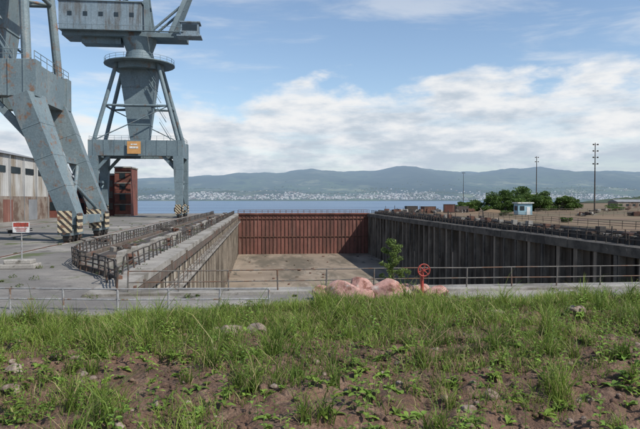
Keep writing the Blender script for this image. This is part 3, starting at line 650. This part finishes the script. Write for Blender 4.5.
def weeds(np_,seed):
    g=np.random.default_rng(seed); V=[];T=[];K=[];o=0
    st=np.array([0,.2,.45,.7,.88,1.]); wp=np.array([.12,.55,1,.85,.5,.03])
    for k in range(np_):
        x=g.uniform(-7.5,11); y=g.uniform(3.8,9.2)
        if g.random()<.3 and y>7: continue
        z=float(moundz(np.array([x]),np.array([y]))[0]); kind=g.random(); sc=g.uniform(.5,1.35)
        base=np.array([.14,.24,.045])*g.uniform(.6,1.4)+np.array([.05,.03,0])*g.random()
        if kind<.50: lv=[(0,a,g.uniform(.05,.12)*sc,g.uniform(.013,.024)*sc,g.uniform(.25,1.1)) for a in g.uniform(0,6.28,int(g.integers(5,11)))]
        elif kind<.55: lv=[(0,a,g.uniform(.08,.13)*sc,g.uniform(.024,.036)*sc,g.uniform(.3,1.0)) for a in g.uniform(0,6.28,int(g.integers(5,9)))]
        else:
            H=g.uniform(.10,.34); m=int(H/.02); lv=[(H*i/m,i*2.4+g.uniform(-.3,.3),(.045+.04*(1-i/m))*sc,(.008+.010*(1-i/m))*sc,.35+.5*i/m) for i in range(m)]
            vv=np.array([[x-.003,y,z],[x+.003,y,z],[x,y,z+H]]); V.append(vv);T.append(np.array([[0,1,2]])+o);K.append(np.tile(base*.8,(3,1)));o+=3
        for (h0,a,L,w,el) in lv:
            d=np.array([math.cos(a),math.sin(a)]); s=np.array([-d[1],d[0]])
            hor=L*st*math.cos(el)*(1+.1*st); ver=L*(st*math.sin(el)-.45*st**2)
            ctr=np.stack([x+d[0]*hor,y+d[1]*hor,z+h0+ver+.01],1)
            ww=(w*wp)[:,None]; wob=(g.normal(0,.15,6)*w)
            Lf=ctr+np.concatenate([s*ww,np.full((6,1),0)],1); Rt=ctr-np.concatenate([s*ww,np.full((6,1),0)],1)
            Lf[:,2]+=w*wp*.35+wob; Rt[:,2]+=w*wp*.35-wob
            vv=np.stack([Lf,ctr,Rt],1).reshape(-1,3); V.append(vv)
            f=[]
            for i in range(5):
                q=i*3
                f+=[[q,q+1,q+4],[q,q+4,q+3],[q+1,q+2,q+5],[q+1,q+5,q+4]]
            T.append(np.array(f)+o); o+=18
            cc=base*g.uniform(.8,1.2); K.append(np.tile(cc,(18,1)))
    return np.concatenate(V),np.concatenate(T),np.concatenate(K)
V,T,K=weeds(2300,5); tri_mesh('broadleaf_weeds',V,T,K,M['leaf'],True)

import bmesh
def ico(n):
    bm=bmesh.new(); bmesh.ops.create_icosphere(bm,subdivisions=n,radius=1); bv=np.array([v.co[:] for v in bm.verts]); bt=np.array([[v.index for v in f.verts] for f in bm.faces]); bm.free(); return bv,bt
I1,I3=ico(2),ico(4)
def rocks(name,lst,mat,seed,base=I1,chop=9,gz=None,cr_=(.5,.85)):
    g=np.random.default_rng(seed); V=[];T=[];o=0; bv,bt=base
    for it in lst:
        x,y,s=it[:3]
        q=bv.copy(); 
        for _ in range(chop):
            d=g.normal(size=3); d/=np.linalg.norm(d); c=g.uniform(*cr_); t=q@d; q-=np.outer(np.maximum(t-c,0),d)
        q*=1+.18*(fbm(q[:,0]*2+x*9,q[:,1]*2+q[:,2]*2+y*7,4)-.5)[:,None]
        sc=np.array([1,g.uniform(.7,1),g.uniform(.5,.8)]) if len(it)<4 else np.array(it[3])
        q*=sc*s; a=g.uniform(0,6.28) if len(it)<4 else g.uniform(-.4,.4); R=np.array([[math.cos(a),-math.sin(a),0],[math.sin(a),math.cos(a),0],[0,0,1]]); q=q@R.T
        if len(it)>4:
            t=it[4]; R=np.array([[math.cos(t),0,-math.sin(t)],[0,1,0],[math.sin(t),0,math.cos(t)]]); q=q@R.T
        z=float(moundz(np.array([x]),np.array([y]))[0])+s*.18 if gz is None else gz+s*sc[2]*.75; q+=np.array([x,y,z]); V.append(q);T.append(bt+o);o+=len(q)
    tri_mesh(name,np.concatenate(V),np.concatenate(T),None,mat)
g=np.random.default_rng(77)
small=[(g.uniform(-7,10.5),g.uniform(3.8,8.6),abs(g.normal(0,.018))+.01) for _ in range(3000)]
rocks('pebbles',small,soil,1)
mid=[(g.uniform(-7,10.5),g.uniform(3.9,8.6),g.uniform(.02,.055)) for _ in range(340)]
rocks('stones',mid,M['rock'],2)
for i,(x,y,s) in enumerate([(-2.35,5.9,.11),(-2.55,6.5,.10),(-.35,7.9,.20),(-.05,7.8,.15),(4.4,8.0,.15),(1.75,4.9,.09),(2.05,5.1,.08),(3.4,8.3,.12),(5.2,7.0,.10),(-.6,8.2,.12),(2.9,5.0,.06),(-1.1,4.8,.05)]): rocks('boulder',[(x,y,s)],M['rock'],30+i,I3)
# faded pink painted broken blocks by the railing
for i,it in enumerate([(3.75,27.5,.86,(1.05,.6,.66),.10),(4.75,28.0,.85,(1,.6,.68),-.28),(5.75,27.8,.82,(1.1,.7,.68),.18),(4.6,26.8,.6,(1.2,.6,.6),.1),(6.75,27.9,.7,(1.1,.8,.62),-.15),(8.35,27.7,.6,(1.2,.8,.6),.2),(3.0,27.9,.6,(1,.8,.7),0.),(6.1,26.8,.5,(1.2,.8,.6),.1),(7.7,28.2,.55,(1.2,.8,.65),.1)]):
    rocks('painted_boulder',[it],M['pink'],300+i,I3,11,0.,(.62,.88))

# ---------------------------------------------------------------- world
w=bpy.data.worlds.new('World'); S.world=w; w.use_nodes=True; nt=w.node_tree; nt.nodes.clear()
SUN_EL=math.radians(47); SUN_AZ=math.radians(128)
sky=nt.nodes.new('ShaderNodeTexSky'); sky.sky_type='NISHITA'; sky.sun_disc=False; sky.sun_elevation=SUN_EL; sky.sun_rotation=SUN_AZ; sky.air_density=1.0; sky.dust_density=.4; sky.ozone_density=1.4
bg=nt.nodes.new('ShaderNodeBackground'); bg.inputs[1].default_value=.15; nt.links.new(sky.outputs[0],bg.inputs[0])
tc=nt.nodes.new('ShaderNodeTexCoord'); sp=nt.nodes.new('ShaderNodeSeparateXYZ'); nt.links.new(tc.outputs['Generated'],sp.inputs[0])
def mth(op,a,b=None,c=None,clamp=False):
    n=nt.nodes.new('ShaderNodeMath'); n.operation=op; n.use_clamp=clamp
    for i,v in enumerate((a,b,c)):
        if v is None: continue
        if isinstance(v,(int,float)): n.inputs[i].default_value=v
        else: nt.links.new(v,n.inputs[i])
    return n.outputs[0]
az=mth('ARCTAN2',sp.outputs[0],sp.outputs[1]); el=mth('MAXIMUM',sp.outputs[2],0.0)
def nz(sx,sz,scale,detail=9,rough=.6,off=0,dist=0):
    c=nt.nodes.new('ShaderNodeCombineXYZ'); nt.links.new(mth('MULTIPLY',az,sx),c.inputs[0]); nt.links.new(mth('MULTIPLY',el,sz),c.inputs[1]); c.inputs[2].default_value=off
    n=nt.nodes.new('ShaderNodeTexNoise'); n.inputs['Scale'].default_value=scale; n.inputs['Detail'].default_value=detail; n.inputs['Roughness'].default_value=rough; n.inputs['Distortion'].default_value=dist
    nt.links.new(c.outputs[0],n.inputs['Vector']); return n.outputs['Fac']
def mapr(v,a,b,c=0.,d=1.,smooth=True):
    n=nt.nodes.new('ShaderNodeMapRange'); n.interpolation_type='SMOOTHSTEP' if smooth else 'LINEAR'
    nt.links.new(v,n.inputs[0]); n.inputs[1].default_value=a;n.inputs[2].default_value=b;n.inputs[3].default_value=c;n.inputs[4].default_value=d; return n.outputs[0]
top=mapr(az,-.35,.30,.135,.195)
n1=nz(1,2.4,7,8,.57,1.3,.1); n2=nz(1,3.0,13,6,.58,4.4)
ed=mth('SUBTRACT',mth('ADD',top,mth('MULTIPLY',mth('SUBTRACT',n1,.5),.22)),el)
bank=mapr(ed,-.012,.03)
streak=mth('MULTIPLY',mapr(nz(1,6,3.0,6,.6,8.8,.3),.48,.72),.7)
breaks=mapr(nz(1,6,5,6,.6,2.2),.36,.52,.65,1.0)
mask=mth('MAXIMUM',mth('MULTIPLY',bank,breaks),mth('MULTIPLY',streak,mapr(el,.12,.45,1.0,.3)),clamp=True)
lit=mapr(mth('ADD',mth('MULTIPLY',ed,1.7),mth('MULTIPLY',mth('SUBTRACT',n2,.5),-.95)),-.06,.32,1.0,0.0)
cr=nt.nodes.new('ShaderNodeValToRGB'); nt.links.new(lit,cr.inputs[0]); e=cr.color_ramp.elements; e[0].color=(.53,.61,.70,1); e[1].color=(.90,.91,.92,1); m2=e.new(.5); m2.color=(.72,.77,.83,1)
bg2=nt.nodes.new('ShaderNodeBackground'); nt.links.new(cr.outputs[0],bg2.inputs[0]); bg2.inputs[1].default_value=.98
mx=nt.nodes.new('ShaderNodeMixShader'); nt.links.new(mask,mx.inputs[0]); nt.links.new(bg.outputs[0],mx.inputs[1]); nt.links.new(bg2.outputs[0],mx.inputs[2])
out=nt.nodes.new('ShaderNodeOutputWorld'); nt.links.new(mx.outputs[0],out.inputs[0])

L=bpy.data.lights.new('sun','SUN'); L.energy=5.0; L.angle=math.radians(.53); L.color=(1,.95,.88)
lo=bpy.data.objects.new('sun',L); C.objects.link(lo)
d=Vector((math.sin(SUN_AZ)*math.cos(SUN_EL),math.cos(SUN_AZ)*math.cos(SUN_EL),math.sin(SUN_EL)))
lo.rotation_euler=d.to_track_quat('Z','Y').to_euler(); lo.location=(20,-20,60)

cam=bpy.data.cameras.new('camera'); co=bpy.data.objects.new('camera',cam); C.objects.link(co)
cam.lens=33.75; cam.sensor_width=36; cam.clip_end=30000; cam.clip_start=.1
co.location=(0,0,4.67); co.rotation_euler=(math.radians(90-1.38),0,math.radians(-5.71)); S.camera=co
